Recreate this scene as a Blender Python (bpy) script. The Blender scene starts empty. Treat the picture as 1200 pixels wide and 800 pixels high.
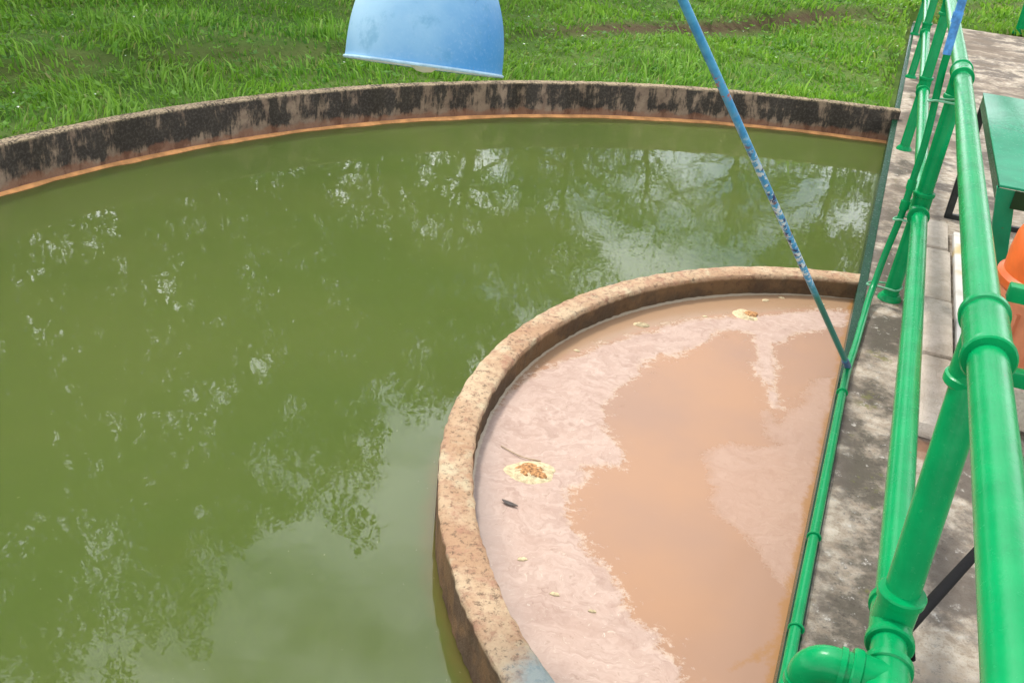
import bpy, math, random
import numpy as np
from mathutils import Vector, Matrix

random.seed(7); rng = np.random.default_rng(7)
PI = math.pi
sc = bpy.context.scene
COL = sc.collection

# ------------------------------------------------------------------ frames
F_PX, PITCH, ROLL, CAM_H, AZ = 1107.9, math.radians(28.3206), math.radians(5.959), 2.11, .3404
CAM = np.array([0, 0, CAM_H])
U = np.array([math.sin(AZ), math.cos(AZ), 0.0])      # along the walkway
V = np.array([math.cos(AZ), -math.sin(AZ), 0.0])     # across it, away from the tank half in view
Z3 = np.array([0, 0, 1.0])

def R(s, l, z):
    return s * U + l * V + z * Z3

def ray(x, y):
    x = (x - 600) / F_PX; y = -(y - 400) / F_PX
    c, s = math.cos(ROLL), math.sin(ROLL)
    x, y = c * x - s * y, s * x + c * y
    return np.array([x, math.cos(PITCH) + y * math.sin(PITCH), -math.sin(PITCH) + y * math.cos(PITCH)])

def onz(x, y, z):
    d = ray(x, y)
    return CAM + d * ((z - CAM_H) / d[2])

C_OUT = np.array([2.149, 2.692])      # centre of the big tank
C_IN = np.array([1.774, 2.763])       # centre of the inner well
R_OUT, R_IN, T_IN = 5.68, 1.87, .118
Z_OUT, Z_IN, Z_SLUDGE, Z_DECK = .283, .193, .087, .20

# ------------------------------------------------------------------ mesh helpers
class MB:
    def __init__(self): self.v = []; self.f = []; self.n = 0
    def add(self, v, f):
        self.v.extend([tuple(map(float, p)) for p in v])
        self.f.extend([tuple(i + self.n for i in q) for q in f]); self.n += len(v)
    def box(self, o, a, b, c, bevel=0.0):
        """o = corner, a, b, c = edge vectors (right handed)"""
        o, a, b, c = map(np.asarray, (o, a, b, c))
        if bevel <= 0:
            v = [o, o + a, o + a + b, o + b, o + c, o + a + c, o + a + b + c, o + b + c]
            self.add(v, [(3, 2, 1, 0), (4, 5, 6, 7), (0, 1, 5, 4), (1, 2, 6, 5), (2, 3, 7, 6), (3, 0, 4, 7)])
        else:
            import bmesh
            bm = bmesh.new()
            M = Matrix([[a[i], b[i], c[i], (o + (a + b + c) / 2)[i]] for i in range(3)] + [[0, 0, 0, 1]])
            bmesh.ops.create_cube(bm, size=1, matrix=M)
            bmesh.ops.bevel(bm, geom=list(bm.edges), offset=bevel, segments=2, affect='EDGES', profile=.5)
            bm.verts.index_update()
            self.add([x.co[:] for x in bm.verts], [[q.index for q in fa.verts] for fa in bm.faces]); bm.free()
    def tube(self, pts, r, n=16, cap=True):
        pts = [np.asarray(p, float) for p in pts]
        rs = r if hasattr(r, '__len__') else [r] * len(pts)
        t0 = pts[1] - pts[0]; t0 /= np.linalg.norm(t0)
        ref = Z3 if abs(t0[2]) < .9 else np.array([1.0, 0, 0])
        x = np.cross(t0, ref); x /= np.linalg.norm(x)
        v = []
        for i, p in enumerate(pts):
            a = pts[max(i - 1, 0)]; b = pts[min(i + 1, len(pts) - 1)]
            t = b - a; t /= max(np.linalg.norm(t), 1e-9)
            x = x - t * (x @ t); x /= np.linalg.norm(x); y = np.cross(t, x)
            for k in range(n):
                an = 2 * PI * k / n
                v.append(p + rs[i] * (math.cos(an) * x + math.sin(an) * y))
        f = []
        for i in range(len(pts) - 1):
            for k in range(n):
                k2 = (k + 1) % n
                f.append((i * n + k, i * n + k2, (i + 1) * n + k2, (i + 1) * n + k))
        if cap:
            f.append(tuple(range(n))[::-1]); f.append(tuple((len(pts) - 1) * n + k for k in range(n)))
        self.add(v, f)
    def lathe(self, o, axis, prof, n=48):
        """prof = [(r, h)] along axis; closed where r = 0"""
        o = np.asarray(o, float); ax = np.asarray(axis, float); ax /= np.linalg.norm(ax)
        ref = Z3 if abs(ax[2]) < .9 else np.array([1.0, 0, 0])
        x = np.cross(ref, ax); x /= np.linalg.norm(x); y = np.cross(ax, x)
        v = []
        for r, h in prof:
            for k in range(n):
                an = 2 * PI * k / n
                v.append(o + ax * h + max(r, 1e-5) * (math.cos(an) * x + math.sin(an) * y))
        f = []
        for i in range(len(prof) - 1):
            for k in range(n):
                k2 = (k + 1) % n
                f.append((i * n + k, i * n + k2, (i + 1) * n + k2, (i + 1) * n + k))
        self.add(v, f)
    def build(self, name, mat, parent=None, smooth=True, angle=35):
        me = bpy.data.meshes.new(name)
        me.from_pydata(self.v, [], self.f); me.update()
        o = bpy.data.objects.new(name, me); COL.objects.link(o)
        me.materials.append(mat)
        if smooth:
            me.polygons.foreach_set('use_smooth', [True] * len(me.polygons))
            me.set_sharp_from_angle(angle=math.radians(angle))
        if parent: put(o, parent)
        return o

def put(o, parent):
    o.parent = parent
    pm = Matrix.Translation(parent.location) if parent.parent is None else Matrix.Translation(parent.location + parent.parent.location)
    # geometry is written in world coordinates: shift it into the parent's frame
    o.data.transform(pm.inverted())

def np_mesh(name, verts, quads, tris=None, mat=None, smooth=False):
    """fast mesh from numpy arrays"""
    me = bpy.data.meshes.new(name)
    nq = 0 if quads is None else len(quads); nt = 0 if tris is None else len(tris)
    me.vertices.add(len(verts)); me.vertices.foreach_set('co', np.asarray(verts, np.float32).ravel())
    idx = []
    st = []
    if nq: idx.append(np.asarray(quads, np.int32).ravel()); st.append(np.arange(nq) * 4)
    if nt: idx.append(np.asarray(tris, np.int32).ravel()); st.append(nq * 4 + np.arange(nt) * 3)
    idx = np.concatenate(idx); st = np.concatenate(st).astype(np.int32)
    me.loops.add(len(idx)); me.loops.foreach_set('vertex_index', idx)
    me.polygons.add(nq + nt); me.polygons.foreach_set('loop_start', st)
    if smooth: me.polygons.foreach_set('use_smooth', np.ones(nq + nt, bool))
    me.update(calc_edges=True); me.validate()
    o = bpy.data.objects.new(name, me); COL.objects.link(o)
    if mat: me.materials.append(mat)
    return o

def attr(o, name, vals):
    a = o.data.attributes.new(name, 'FLOAT', 'POINT'); a.data.foreach_set('value', np.asarray(vals, np.float32))

def tag(o, label=None, cat=None, group=None, kind=None):
    if label: o['label'] = label
    if cat: o['category'] = cat
    if group: o['group'] = group
    if kind: o['kind'] = kind
    return o

def empty(name, loc, label, cat, group=None):
    o = bpy.data.objects.new(name, None); COL.objects.link(o)
    o.location = Vector(loc); o.empty_display_size = .1
    return tag(o, label, cat, group)

def smooth_path(pts, n=8):
    pts = [np.asarray(p, float) for p in pts]
    P = [2 * pts[0] - pts[1]] + pts + [2 * pts[-1] - pts[-2]]
    out = []
    for i in range(1, len(P) - 2):
        for k in range(n):
            t = k / n; a, b, c, d = P[i - 1:i + 3]
            out.append(.5 * (2 * b + (c - a) * t + (2 * a - 5 * b + 4 * c - d) * t * t + (3 * b - a - 3 * c + d) * t ** 3))
    return out + [pts[-1]]

# ------------------------------------------------------------------ material helpers
class NT:
    def __init__(self, name):
        self.m = bpy.data.materials.new(name); self.m.use_nodes = True
        self.t = self.m.node_tree; self.t.nodes.clear()
        self.out = self.n('ShaderNodeOutputMaterial')
    def n(self, kind, **kw):
        nd = self.t.nodes.new(kind)
        for k, v in kw.items():
            if k in nd.inputs: self.set(nd.inputs[k], v)
            else: setattr(nd, k, v)
        return nd
    def set(self, inp, v):
        if isinstance(v, bpy.types.NodeSocket): self.t.links.new(v, inp)
        elif isinstance(v, (tuple, list)) and len(v) == 3 and inp.type == 'RGBA': inp.default_value = (*v, 1)
        else: inp.default_value = v
    def pos(self): return self.n('ShaderNodeNewGeometry').outputs['Position']
    def obj(self): return self.n('ShaderNodeTexCoord').outputs['Object']
    def map(self, vec, scale=(1, 1, 1), loc=(0, 0, 0), rot=(0, 0, 0)):
        return self.n('ShaderNodeMapping', Vector=vec, Scale=scale, Location=loc, Rotation=rot).outputs[0]
    def noise(self, vec, scale=5, detail=5, rough=.6, dist=0, out='Fac'):
        return self.n('ShaderNodeTexNoise', Vector=vec, Scale=scale, Detail=detail, Roughness=rough, Distortion=dist).outputs[out]
    def ramp(self, fac, stops, interp='LINEAR'):
        nd = self.n('ShaderNodeValToRGB', Fac=fac); cr = nd.color_ramp; cr.interpolation = interp
        while len(cr.elements) < len(stops): cr.elements.new(.5)
        for e, (p, c) in zip(cr.elements, stops):
            e.position = p; e.color = (c, c, c, 1) if not hasattr(c, '__len__') else (*c, 1)
        return nd.outputs['Color']
    def mix(self, fac, a, b, blend='MIX'):
        nd = self.n('ShaderNodeMix', data_type='RGBA', blend_type=blend)
        self.set(nd.inputs[0], fac); self.set(nd.inputs[6], a); self.set(nd.inputs[7], b)
        return nd.outputs[2]
    def math(self, op, a, b=0.0, c=None, clamp=False):
        nd = self.n('ShaderNodeMath', operation=op, use_clamp=clamp)
        self.set(nd.inputs[0], a); self.set(nd.inputs[1], b)
        if c is not None: self.set(nd.inputs[2], c)
        return nd.outputs[0]
    def step(self, x, lo, hi):
        nd = self.n('ShaderNodeMapRange', interpolation_type='SMOOTHSTEP')
        self.set(nd.inputs[0], x); self.set(nd.inputs[1], lo); self.set(nd.inputs[2], hi)
        return nd.outputs[0]
    def sep(self, v): return self.n('ShaderNodeSeparateXYZ', Vector=v).outputs
    def attr(self, name): return self.n('ShaderNodeAttribute', attribute_name=name).outputs['Fac']
    def bump(self, h, strength=.3, dist=.01, normal=None):
        nd = self.n('ShaderNodeBump', Height=h, Strength=strength, Distance=dist)
        if normal is not None: self.set(nd.inputs['Normal'], normal)
        return nd.outputs[0]
    def bsdf(self, color, rough=.6, normal=None, spec=.5, metal=0.0, ior=1.45, coat=0.0):
        b = self.n('ShaderNodeBsdfPrincipled')
        self.set(b.inputs['Base Color'], color); self.set(b.inputs['Roughness'], rough)
        self.set(b.inputs['Specular IOR Level'], spec); self.set(b.inputs['Metallic'], metal); self.set(b.inputs['IOR'], ior)
        self.set(b.inputs['Coat Weight'], coat)
        if normal is not None: self.set(b.inputs['Normal'], normal)
        return b.outputs[0]
    def done(self, sh):
        self.t.links.new(sh, self.out.inputs['Surface']); return self.m

def mat_green_paint(name, base=(.0006, .255, .074), chips=.66, dusty=.04):
    t = NT(name); p = t.pos()
    n1 = t.noise(p, 9, 4); n2 = t.noise(p, 60, 5, .7)
    c = t.mix(t.step(n1, .3, .75), base, tuple(x * .8 for x in base))
    c = t.mix(t.math('MULTIPLY', t.step(n2, chips, chips + .06), .30), c, (.10, .28, .12))
    drip = t.noise(t.map(p, (1, 1, .3)), 14, 6, .75)
    c = t.mix(t.math('MULTIPLY', t.step(drip, .60, .74), .35), c, tuple(x * .45 for x in base))
    rs = t.noise(p, 31, 5, .7)
    c = t.mix(t.math('MULTIPLY', t.step(rs, .70, .75), .7), c, (.085, .05, .02))
    dust = t.noise(p, 3.2, 6, .7)
    c = t.mix(t.math('MULTIPLY', t.step(dust, .5, .8), dusty), c, (.14, .30, .13))
    rough = t.math('ADD', t.math('MULTIPLY', n2, .2), .15)
    h = t.math('ADD', t.noise(p, 35, 3), t.math('MULTIPLY', t.noise(p, 140, 2), .3))
    return t.done(t.bsdf(c, rough, t.bump(h, .3, .0018), .22))

def mat_concrete(name, a, b, dark, scale=1.0, darkamt=.5, streak=False):
    t = NT(name); p = t.pos()
    n1 = t.noise(p, 2.2 * scale, 7, .65); n2 = t.noise(p, 14 * scale, 6, .7); n3 = t.noise(p, 90 * scale, 3, .6)
    c = t.mix(t.step(n2, .3, .7), a, b)
    c = t.mix(t.math('MULTIPLY', t.step(n1, .47, .62), darkamt), c, dark)
    c = t.mix(t.math('MULTIPLY', t.step(n3, .55, .72), .45), c, tuple(x * .35 for x in a))
    h = t.math('ADD', n2, t.math('MULTIPLY', n3, .6))
    return t.done(t.bsdf(c, .9, t.bump(h, .8, .012), .3))

GREEN = mat_green_paint('green_gloss_paint')
GREEN_DULL = mat_green_paint('weathered_green_paint', (.004, .04, .018), .8, .05)
GREEN_SHEET = mat_green_paint('green_sheet_paint', (.008, .23, .11), .72, .06)

def mat_outer_wall():
    t = NT('stained_tank_concrete'); p = t.pos()
    x, y, z = t.sep(p)
    ang = t.math('ARCTAN2', t.math('SUBTRACT', y, float(C_OUT[1])), t.math('SUBTRACT', x, float(C_OUT[0])))
    v = t.n('ShaderNodeCombineXYZ', X=t.math('MULTIPLY', ang, 5.68), Y=0.0, Z=t.math('MULTIPLY', z, .22)).outputs[0]
    streak = t.noise(v, 9, 7, .68, .3)
    blot = t.noise(p, 7, 6, .65)
    fine = t.noise(p, 60, 4, .65)
    c = t.mix(t.step(blot, .35, .65), (.25, .18, .12), (.155, .105, .072))
    c = t.mix(t.step(fine, .52, .7), c, (.17, .12, .085))
    hz = t.math('ADD', t.math('MULTIPLY', t.step(z, .02, .13), .30), t.math('MULTIPLY', t.math('ADD', blot, -.5), .75))
    hz = t.math('ADD', hz, t.math('MULTIPLY', t.math('ADD', t.noise(p, 1.1, 3, .5), -.5), .5))
    k = t.step(t.math('ADD', t.math('MULTIPLY', t.math('SUBTRACT', streak, .14), 2.0), t.math('ADD', hz, t.math('MULTIPLY', t.math('SUBTRACT', t.noise(t.map(p, (1, 1, .45)), 15, 6, .7), .5), 1.0))), .73, 1.02)
    c = t.mix(t.math('MULTIPLY', k, .9), c, t.mix(t.step(fine, .45, .65), (.020, .019, .016), (.055, .048, .038)))
    c = t.mix(t.math('MULTIPLY', t.step(t.math('ADD', t.math('MULTIPLY', z, -6), blot), .06, .25), .45), c, (.24, .10, .05))
    # pale worn top edge
    top = t.step(z, Z_OUT - .022, Z_OUT - .004)
    c = t.mix(t.math('MULTIPLY', top, t.step(t.math('ADD', fine, t.math('MULTIPLY', blot, .5)), .60, .86)), c, (.38, .29, .18))
    h = t.math('ADD', fine, blot)
    return t.done(t.bsdf(c, .9, t.bump(h, .6, .01), .25))

def mat_well_wall():
    t = NT('rusty_well_concrete'); p = t.pos()
    x, y, z = t.sep(p)
    n1 = t.noise(p, 4.5, 6, .65); n2 = t.noise(p, 22, 6, .72); n3 = t.noise(p, 48, 7, .78)
    c = t.mix(t.step(n1, .36, .62), (.52, .385, .24), (.40, .245, .14))
    c = t.mix(t.math('MULTIPLY', t.step(n2, .50, .66), .65), c, (.27, .135, .085))
    c = t.mix(t.math('MULTIPLY', t.step(t.noise(p, 8, 5, .6), .56, .68), .75), c, (.50, .42, .27))
    c = t.mix(t.math('MULTIPLY', t.step(n3, .51, .63), .75), c, (.10, .062, .04))
    c = t.mix(t.math('MULTIPLY', t.step(t.noise(p, 13, 6, .7), .54, .65), .5), c, (.36, .18, .115))
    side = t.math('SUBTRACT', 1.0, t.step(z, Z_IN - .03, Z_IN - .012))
    shaded_rust = t.mix(t.step(n1, .4, .6), (.060, .034, .017), (.135, .075, .032))  # brown deposit on the wall sides, darkened further for the inner face's shade
    shaded_rust = t.mix(t.math('MULTIPLY', t.step(n2, .56, .68), .7), shaded_rust, (.06, .03, .018))
    c = t.mix(t.math('MULTIPLY', side, .93), c, shaded_rust)
    # patch of splashed pale blue paint on the rim
    q = onz(640, 795, Z_IN)
    d = t.n('ShaderNodeVectorMath', operation='DISTANCE'); t.set(d.inputs[0], p); d.inputs[1].default_value = q
    sp = t.math('MULTIPLY', t.step(t.math('ADD', d.outputs['Value'], t.math('MULTIPLY', n2, .12)), .19, .10), .75)
    c = t.mix(sp, c, (.27, .36, .36))
    h = t.math('ADD', n2, t.math('MULTIPLY', n3, .5))
    return t.done(t.bsdf(c, .88, t.bump(h, .9, .014), .3))

def mat_water():
    t = NT('turbid_green_water'); p = t.pos()
    x, y, z = t.sep(p)
    n1 = t.noise(p, .7, 4, .5)
    c = t.mix(t.step(n1, .3, .7), (.074, .104, .023), (.090, .114, .028))
    c = t.mix(t.math('MULTIPLY', t.step(t.noise(p, 1.6, 5, .6), .55, .8), .3), c, (.085, .10, .02))
    # sunken wall footing showing through next to the well
    dx = t.math('SUBTRACT', x, float(C_IN[0])); dy = t.math('SUBTRACT', y, float(C_IN[1]))
    rr = t.math('SQRT', t.math('ADD', t.math('MULTIPLY', dx, dx), t.math('MULTIPLY', dy, dy)))
    e = t.step(t.math('ADD', rr, t.math('MULTIPLY', t.noise(p, 9, 4), .05)), R_IN + T_IN + .10, R_IN + T_IN + .02)
    c = t.mix(t.math('MULTIPLY', e, .55), c, (.14, .095, .022))
    # tiny floating specks
    sp = t.step(t.noise(p, 55, 2, .5), .73, .76)
    c = t.mix(t.math('MULTIPLY', sp, .5), c, (.25, .26, .14))
    w1 = t.noise(t.map(p, (1, 1, 1), rot=(0, 0, .3)), 5.5, 2, .5, .6)
    w2 = t.noise(p, 17, 2, .5, .4)
    w3 = t.noise(p, 1.1, 2, .5)
    h = t.math('ADD', t.math('MULTIPLY', w1, .6), t.math('ADD', t.math('MULTIPLY', w2, .16), t.math('MULTIPLY', w3, 1.0)))
    sh = t.bsdf(c, .015, t.bump(h, .5, .0016), .5, ior=1.333)
    b = sh.node; b.subsurface_method = 'RANDOM_WALK'
    b.inputs['Subsurface Weight'].default_value = 1.0; b.inputs['Subsurface Radius'].default_value = (.8, 1.0, .5); b.inputs['Subsurface Scale'].default_value = .22
    return t.done(sh)

def mat_sludge():
    t = NT('sludge_and_scum'); p = t.pos()
    s1 = t.attr('scum_a'); s2 = t.attr('scum_b'); ed = t.attr('edge'); tan = t.attr('band')
    nb = t.noise(p, 7, 7, .68, .8); nf = t.noise(p, 38, 6, .7, .5)
    wob = t.math('ADD', t.math('MULTIPLY', t.math('SUBTRACT', nb, .5), .16), t.math('MULTIPLY', t.math('SUBTRACT', nf, .5), .07))
    brk = t.math('MULTIPLY', t.math('SUBTRACT', t.noise(p, 120, 4, .7), .5), .05)
    wob = t.math('ADD', wob, brk)
    ka = t.step(t.math('ADD', s1, wob), -.014, .016)
    kb = t.math('MULTIPLY', t.step(t.math('ADD', s2, wob), -.02, .035), .8)
    isl = t.math('MULTIPLY', t.step(s1, -.10, -.01), t.step(t.math('ADD', nf, t.math('MULTIPLY', nb, .4)), .78, .86))
    ka = t.math('MAXIMUM', ka, t.math('MULTIPLY', isl, .6))
    base = t.mix(t.step(t.noise(p, 1.7, 4, .5), .3, .7), (.335, .180, .094), (.285, .163, .100))
    base = t.mix(t.math('MULTIPLY', t.step(nf, .62, .75), .2), base, (.36, .215, .14))
    # flowing wrinkles of the scum
    warp = t.n('ShaderNodeVectorMath', operation='MULTIPLY_ADD')
    t.set(warp.inputs[0], t.noise(p, 3.2, 4, .6, 0, 'Color')); warp.inputs[1].default_value = (.7, .7, .7); t.set(warp.inputs[2], p)
    fl = t.noise(t.map(warp.outputs[0], (5, 13, 5), rot=(0, 0, .5)), 1.6, 6, .58, 1.0)
    sc_ = t.mix(t.step(fl, .22, .74), (.31, .20, .15), (.455, .33, .26))
    sc_ = t.mix(t.math('MULTIPLY', t.step(nb, .45, .7), .6), sc_, (.40, .27, .205))
    sc_ = t.mix(t.math('MULTIPLY', t.step(t.noise(warp.outputs[0], 24, 5, .7), .60, .72), .7), sc_, (.54, .45, .34))
    sc_ = t.mix(t.math('MULTIPLY', t.step(t.noise(warp.outputs[0], 30, 3, .6), .62, .70), .42), sc_, (.21, .125, .08))
    sc_ = t.mix(t.math('MULTIPLY', t.step(t.noise(warp.outputs[0], 75, 4, .75), .62, .68), .55), sc_, (.60, .53, .42))
    sb = t.mix(.45, sc_, (.33, .195, .13))
    c = t.mix(ka, base, sc_)
    c = t.mix(t.math('MULTIPLY', kb, .85), c, sb)
    bd = t.step(t.math('ADD', tan, t.math('MULTIPLY', wob, .5)), .0, .05)
    c = t.mix(t.math('MULTIPLY', bd, .9), c, (.30, .19, .11))
    # crisp frothy border of the scum
    rim = t.math('MULTIPLY', t.step(t.math('ABSOLUTE', t.math('ADD', s1, wob)), .026, .004), t.step(nf, .42, .6))
    c = t.mix(t.math('MULTIPLY', rim, .5), c, (.54, .41, .30))
    # soft shade close to the left wall, painted in as grey
    g = t.attr('grey')
    c = t.mix(t.math('MULTIPLY', t.step(t.math('ADD', g, t.math('MULTIPLY', wob, .6)), 0, .16), .75), c, (.27, .215, .185))
    # orange brown border by the walkway
    ek = t.step(t.math('ADD', ed, t.math('MULTIPLY', wob, .55)), -.005, .02)
    c = t.mix(t.math('MULTIPLY', ek, .85), c, (.28, .135, .04))
    # pale tide line on the wall
    tl = t.step(t.math('ADD', t.attr('tide'), t.math('MULTIPLY', t.math('SUBTRACT', nf, .5), .02)), -.012, -.004)
    c = t.mix(t.math('MULTIPLY', tl, .8), c, (.52, .44, .32))
    k = t.math('MAXIMUM', ka, kb)
    h = t.math('MULTIPLY', k, t.math('ADD', fl, t.math('MULTIPLY', nf, 1.1)))
    rough = t.math('ADD', t.math('MULTIPLY', k, .3), .22)
    return t.done(t.bsdf(c, rough, t.bump(h, .3, .006), .4, ior=1.36))

def mat_grass():
    t = NT('grass_blades'); r = t.attr('tone'); d = t.attr('dry')
    p = t.pos()
    big = t.noise(p, .55, 4, .6)
    c = t.ramp(r, [(0, (.035, .13, .012)), (.4, (.10, .27, .022)), (.75, (.19, .40, .04)), (1, (.32, .52, .10))])
    c = t.mix(t.math('MULTIPLY', t.step(big, .40, .66), .5), c, (.19, .33, .045))
    c = t.mix(d, c, (.34, .29, .13))
    b = t.bsdf(c, .5, None, .3)
    tr = t.n('ShaderNodeBsdfTranslucent'); t.set(tr.inputs[0], t.mix(.5, c, (.25, .46, .03)))
    mx = t.n('ShaderNodeMixShader'); mx.inputs[0].default_value = .42
    t.t.links.new(b, mx.inputs[1]); t.t.links.new(tr.outputs[0], mx.inputs[2])
    return t.done(mx.outputs[0])

def mat_soil():
    t = NT('soil_and_turf'); p = t.pos()
    n = t.noise(p, 1.5, 6, .65); f = t.noise(p, 30, 5, .7)
    c = t.mix(t.step(n, .35, .6), (.075, .15, .022), (.11, .17, .034))
    c = t.mix(t.math('MULTIPLY', t.step(f, .5, .7), .6), c, (.05, .09, .016))
    so = t.attr('bare')
    c = t.mix(t.math('MULTIPLY', so, t.step(t.math('ADD', n, t.math('MULTIPLY', f, .4)), .42, .6)), c, (.085, .048, .03))
    return t.done(t.bsdf(c, .95, t.bump(f, .8, .03), .2))

def mat_leaf(name, a, b):
    t = NT(name); r = t.n('ShaderNodeObjectInfo').outputs['Random']
    g = t.attr('tone')
    c = t.mix(g, a, b)
    s = t.bsdf(c, .45, None, .3)
    tr = t.n('ShaderNodeBsdfTranslucent'); t.set(tr.inputs[0], t.mix(.4, c, (.12, .22, .02)))
    mx = t.n('ShaderNodeMixShader'); mx.inputs[0].default_value = .3
    t.t.links.new(s, mx.inputs[1]); t.t.links.new(tr.outputs[0], mx.inputs[2])
    return t.done(mx.outputs[0])

def mat_simple(name, col, rough=.6, var=.25, scale=12, spec=.4, bump=.2, metal=0.0):
    t = NT(name); p = t.pos()
    n = t.noise(p, scale, 6, .65)
    c = t.mix(t.step(n, .3, .7), tuple(x * (1 - var) for x in col), tuple(min(1, x * (1 + var)) for x in col))
    return t.done(t.bsdf(c, t.math('ADD', t.math('MULTIPLY', n, .2), rough - .1), t.bump(n, bump, .004), spec, metal))

def mat_lamp_blue():
    t = NT('left_lit_blue_enamel'); p = t.obj()
    n1 = t.noise(p, 3.2, 5, .55); n2 = t.noise(p, 30, 5, .7); n3 = t.noise(p, 120, 3, .6)
    x, y, z = t.sep(p)
    left_light = t.step(t.math('ADD', t.math('ADD', t.math('MULTIPLY', z, 2.2), t.math('MULTIPLY', x, -1.5)), t.math('MULTIPLY', t.math('SUBTRACT', n1, .5), .8)), -.05, .6)  # light from the left painted into the weathered blue: paler upper left
    c = t.mix(left_light, (.038, .215, .46), (.31, .50, .62))
    c = t.mix(t.math('MULTIPLY', t.step(n3, .5, .75), .3), c, (.28, .42, .58))
    c = t.mix(t.math('MULTIPLY', t.step(n2, .64, .74), .5), c, (.05, .13, .24))
    c = t.mix(t.math('MULTIPLY', t.step(t.noise(p, 11, 6, .7), .54, .70), .40), c, (.035, .20, .34))
    c = t.mix(t.math('MULTIPLY', t.step(t.noise(p, 17, 7, .75), .62, .70), .45), c, (.04, .09, .14))
    return t.done(t.bsdf(c, t.math('ADD', t.math('MULTIPLY', n2, .25), .36), t.bump(t.math('ADD', n2, n1), .2, .004), .4))

def mat_pole():
    t = NT('chipped_blue_pole_paint'); p = t.pos()
    x, y, z = t.sep(p)
    n = t.noise(p, 22, 5, .6); n2 = t.noise(p, 48, 4, .65); n3 = t.noise(p, 9, 3, .5)
    zz = t.math('ADD', z, t.math('MULTIPLY', t.math('SUBTRACT', n, .5), .18))
    blue = t.mix(t.step(n, .35, .65), (.035, .21, .42), (.07, .30, .50))
    mid = t.math('MULTIPLY', t.step(zz, .70, .84), t.step(zz, 1.50, 1.22))
    c = t.mix(t.math('MULTIPLY', mid, t.step(n2, .50, .55)), blue, (.55, .58, .58))
    c = t.mix(t.math('MULTIPLY', mid, t.step(t.noise(p, 33, 4, .6), .56, .6)), c, (.02, .03, .10))
    c = t.mix(t.math('MULTIPLY', mid, t.step(t.noise(p, 27, 4, .6), .61, .66)), c, (.20, .08, .05))
    low = t.math('MULTIPLY', t.step(zz, .80, .68), t.step(zz, .26, .33))
    c = t.mix(t.math('MULTIPLY', low, .92), c, (.012, .14, .085))
    tip = t.step(zz, .33, .26)
    c = t.mix(tip, c, (.05, .10, .20))
    red = t.math('MULTIPLY', t.step(t.math('ABSOLUTE', t.math('SUBTRACT', zz, 1.55)), .05, .02), t.step(n2, .54, .58))
    c = t.mix(red, c, (.36, .09, .06))
    return t.done(t.bsdf(c, .42, t.bump(n2, .4, .003), .4))

# ------------------------------------------------------------------ tanks
def under_walk(x, y, m=0.0):
    l = x * V[0] + y * V[1]
    return .165 - m < l < 1.90 + m

def ring_wall(name, c, r0, r1, z0, z1, mat, n=360, bev=.012, wob=0.0, zw=0.0, seed=0):
    rr = np.random.default_rng(seed)
    ph = rr.uniform(0, 2 * PI, 12)
    prof = [(r0, z0), (r0, z1 - bev), (r0 + bev * .3, z1 - bev * .3), (r0 + bev, z1), (r1 - bev, z1), (r1 - bev * .3, z1 - bev * .3), (r1, z1 - bev), (r1, z0)]
    v = []; f = []
    m = len(prof)
    for i in range(n):
        a = 2 * PI * i / n
        w = wob * sum(math.sin(k * a + ph[k]) / (1 + .3 * k) for k in range(2, 8)) / 2
        for j, (r, z) in enumerate(prof):
            jit = (rr.uniform(-1, 1) * wob * .35) if 1 <= j <= 6 else 0
            zz = z + (zw * math.sin(3 * a + ph[8]) + zw * .5 * math.sin(11 * a + ph[9]) + rr.uniform(-1, 1) * zw * .5 if j in (2, 3, 4, 5) else 0)
            v.append((c[0] + (r + w + jit) * math.cos(a), c[1] + (r + w + jit) * math.sin(a), zz))
    for i in range(n):
        i2 = (i + 1) % n
        a = 2 * PI * (i + .5) / n
        if under_walk(c[0] + (r0 + r1) / 2 * math.cos(a), c[1] + (r0 + r1) / 2 * math.sin(a)): continue
        for j in range(m - 1):
            f.append((i * m + j, i * m + j + 1, i2 * m + j + 1, i2 * m + j))
    b = MB(); b.add(v, f)
    return b.build(name, mat, angle=50)

outer = ring_wall('tank_wall', C_OUT, R_OUT, R_OUT + .09, -.6, Z_OUT, mat_outer_wall(), 540, .010, .012, .004, 3)
tag(outer, 'low curved concrete tank wall with black streaks holding in the green water', 'tank wall')
lb = MB()
n = 540
for i in range(n):
    a = 2 * PI * i / n; e = .006 * math.sin(17 * a) + .006 * math.sin(41 * a + 1) + .005 * math.sin(97 * a + 2) + random.uniform(-.003, .003)
    ca, sa = math.cos(a), math.sin(a)
    for r, z in ((R_OUT - .042 + e, -.05), (R_OUT - .040 + e, .006), (R_OUT - .028 + e, .014), (R_OUT + .03, .016), (R_OUT + .03, -.05)):
        lb.v.append((C_OUT[0] + r * ca, C_OUT[1] + r * sa, z))
for i in range(n):
    i2 = (i + 1) % n
    for j in range(4): lb.f.append((i * 5 + j, i * 5 + j + 1, i2 * 5 + j + 1, i2 * 5 + j))
ledge = lb.build('deposit_ledge', mat_simple('orange_iron_deposit', (.62, .30, .11), .8, .3, 8), outer)
tag(ledge, 'orange mineral crust along the waterline')

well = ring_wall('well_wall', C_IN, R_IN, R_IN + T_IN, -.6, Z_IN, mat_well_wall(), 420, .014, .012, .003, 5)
tag(well, 'round tan concrete rim of the inner well around the pink sludge', 'well wall')

# water
n = 360
b = MB()
b.v = [(C_OUT[0], C_OUT[1], 0.0)] + [(C_OUT[0] + (R_OUT + .05) * math.cos(2 * PI * i / n), C_OUT[1] + (R_OUT + .05) * math.sin(2 * PI * i / n), 0) for i in range(n)]
b.f = [(0, 1 + i, 1 + (i + 1) % n) for i in range(n)]
tag(b.build('water', mat_water()), kind='structure')

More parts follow.
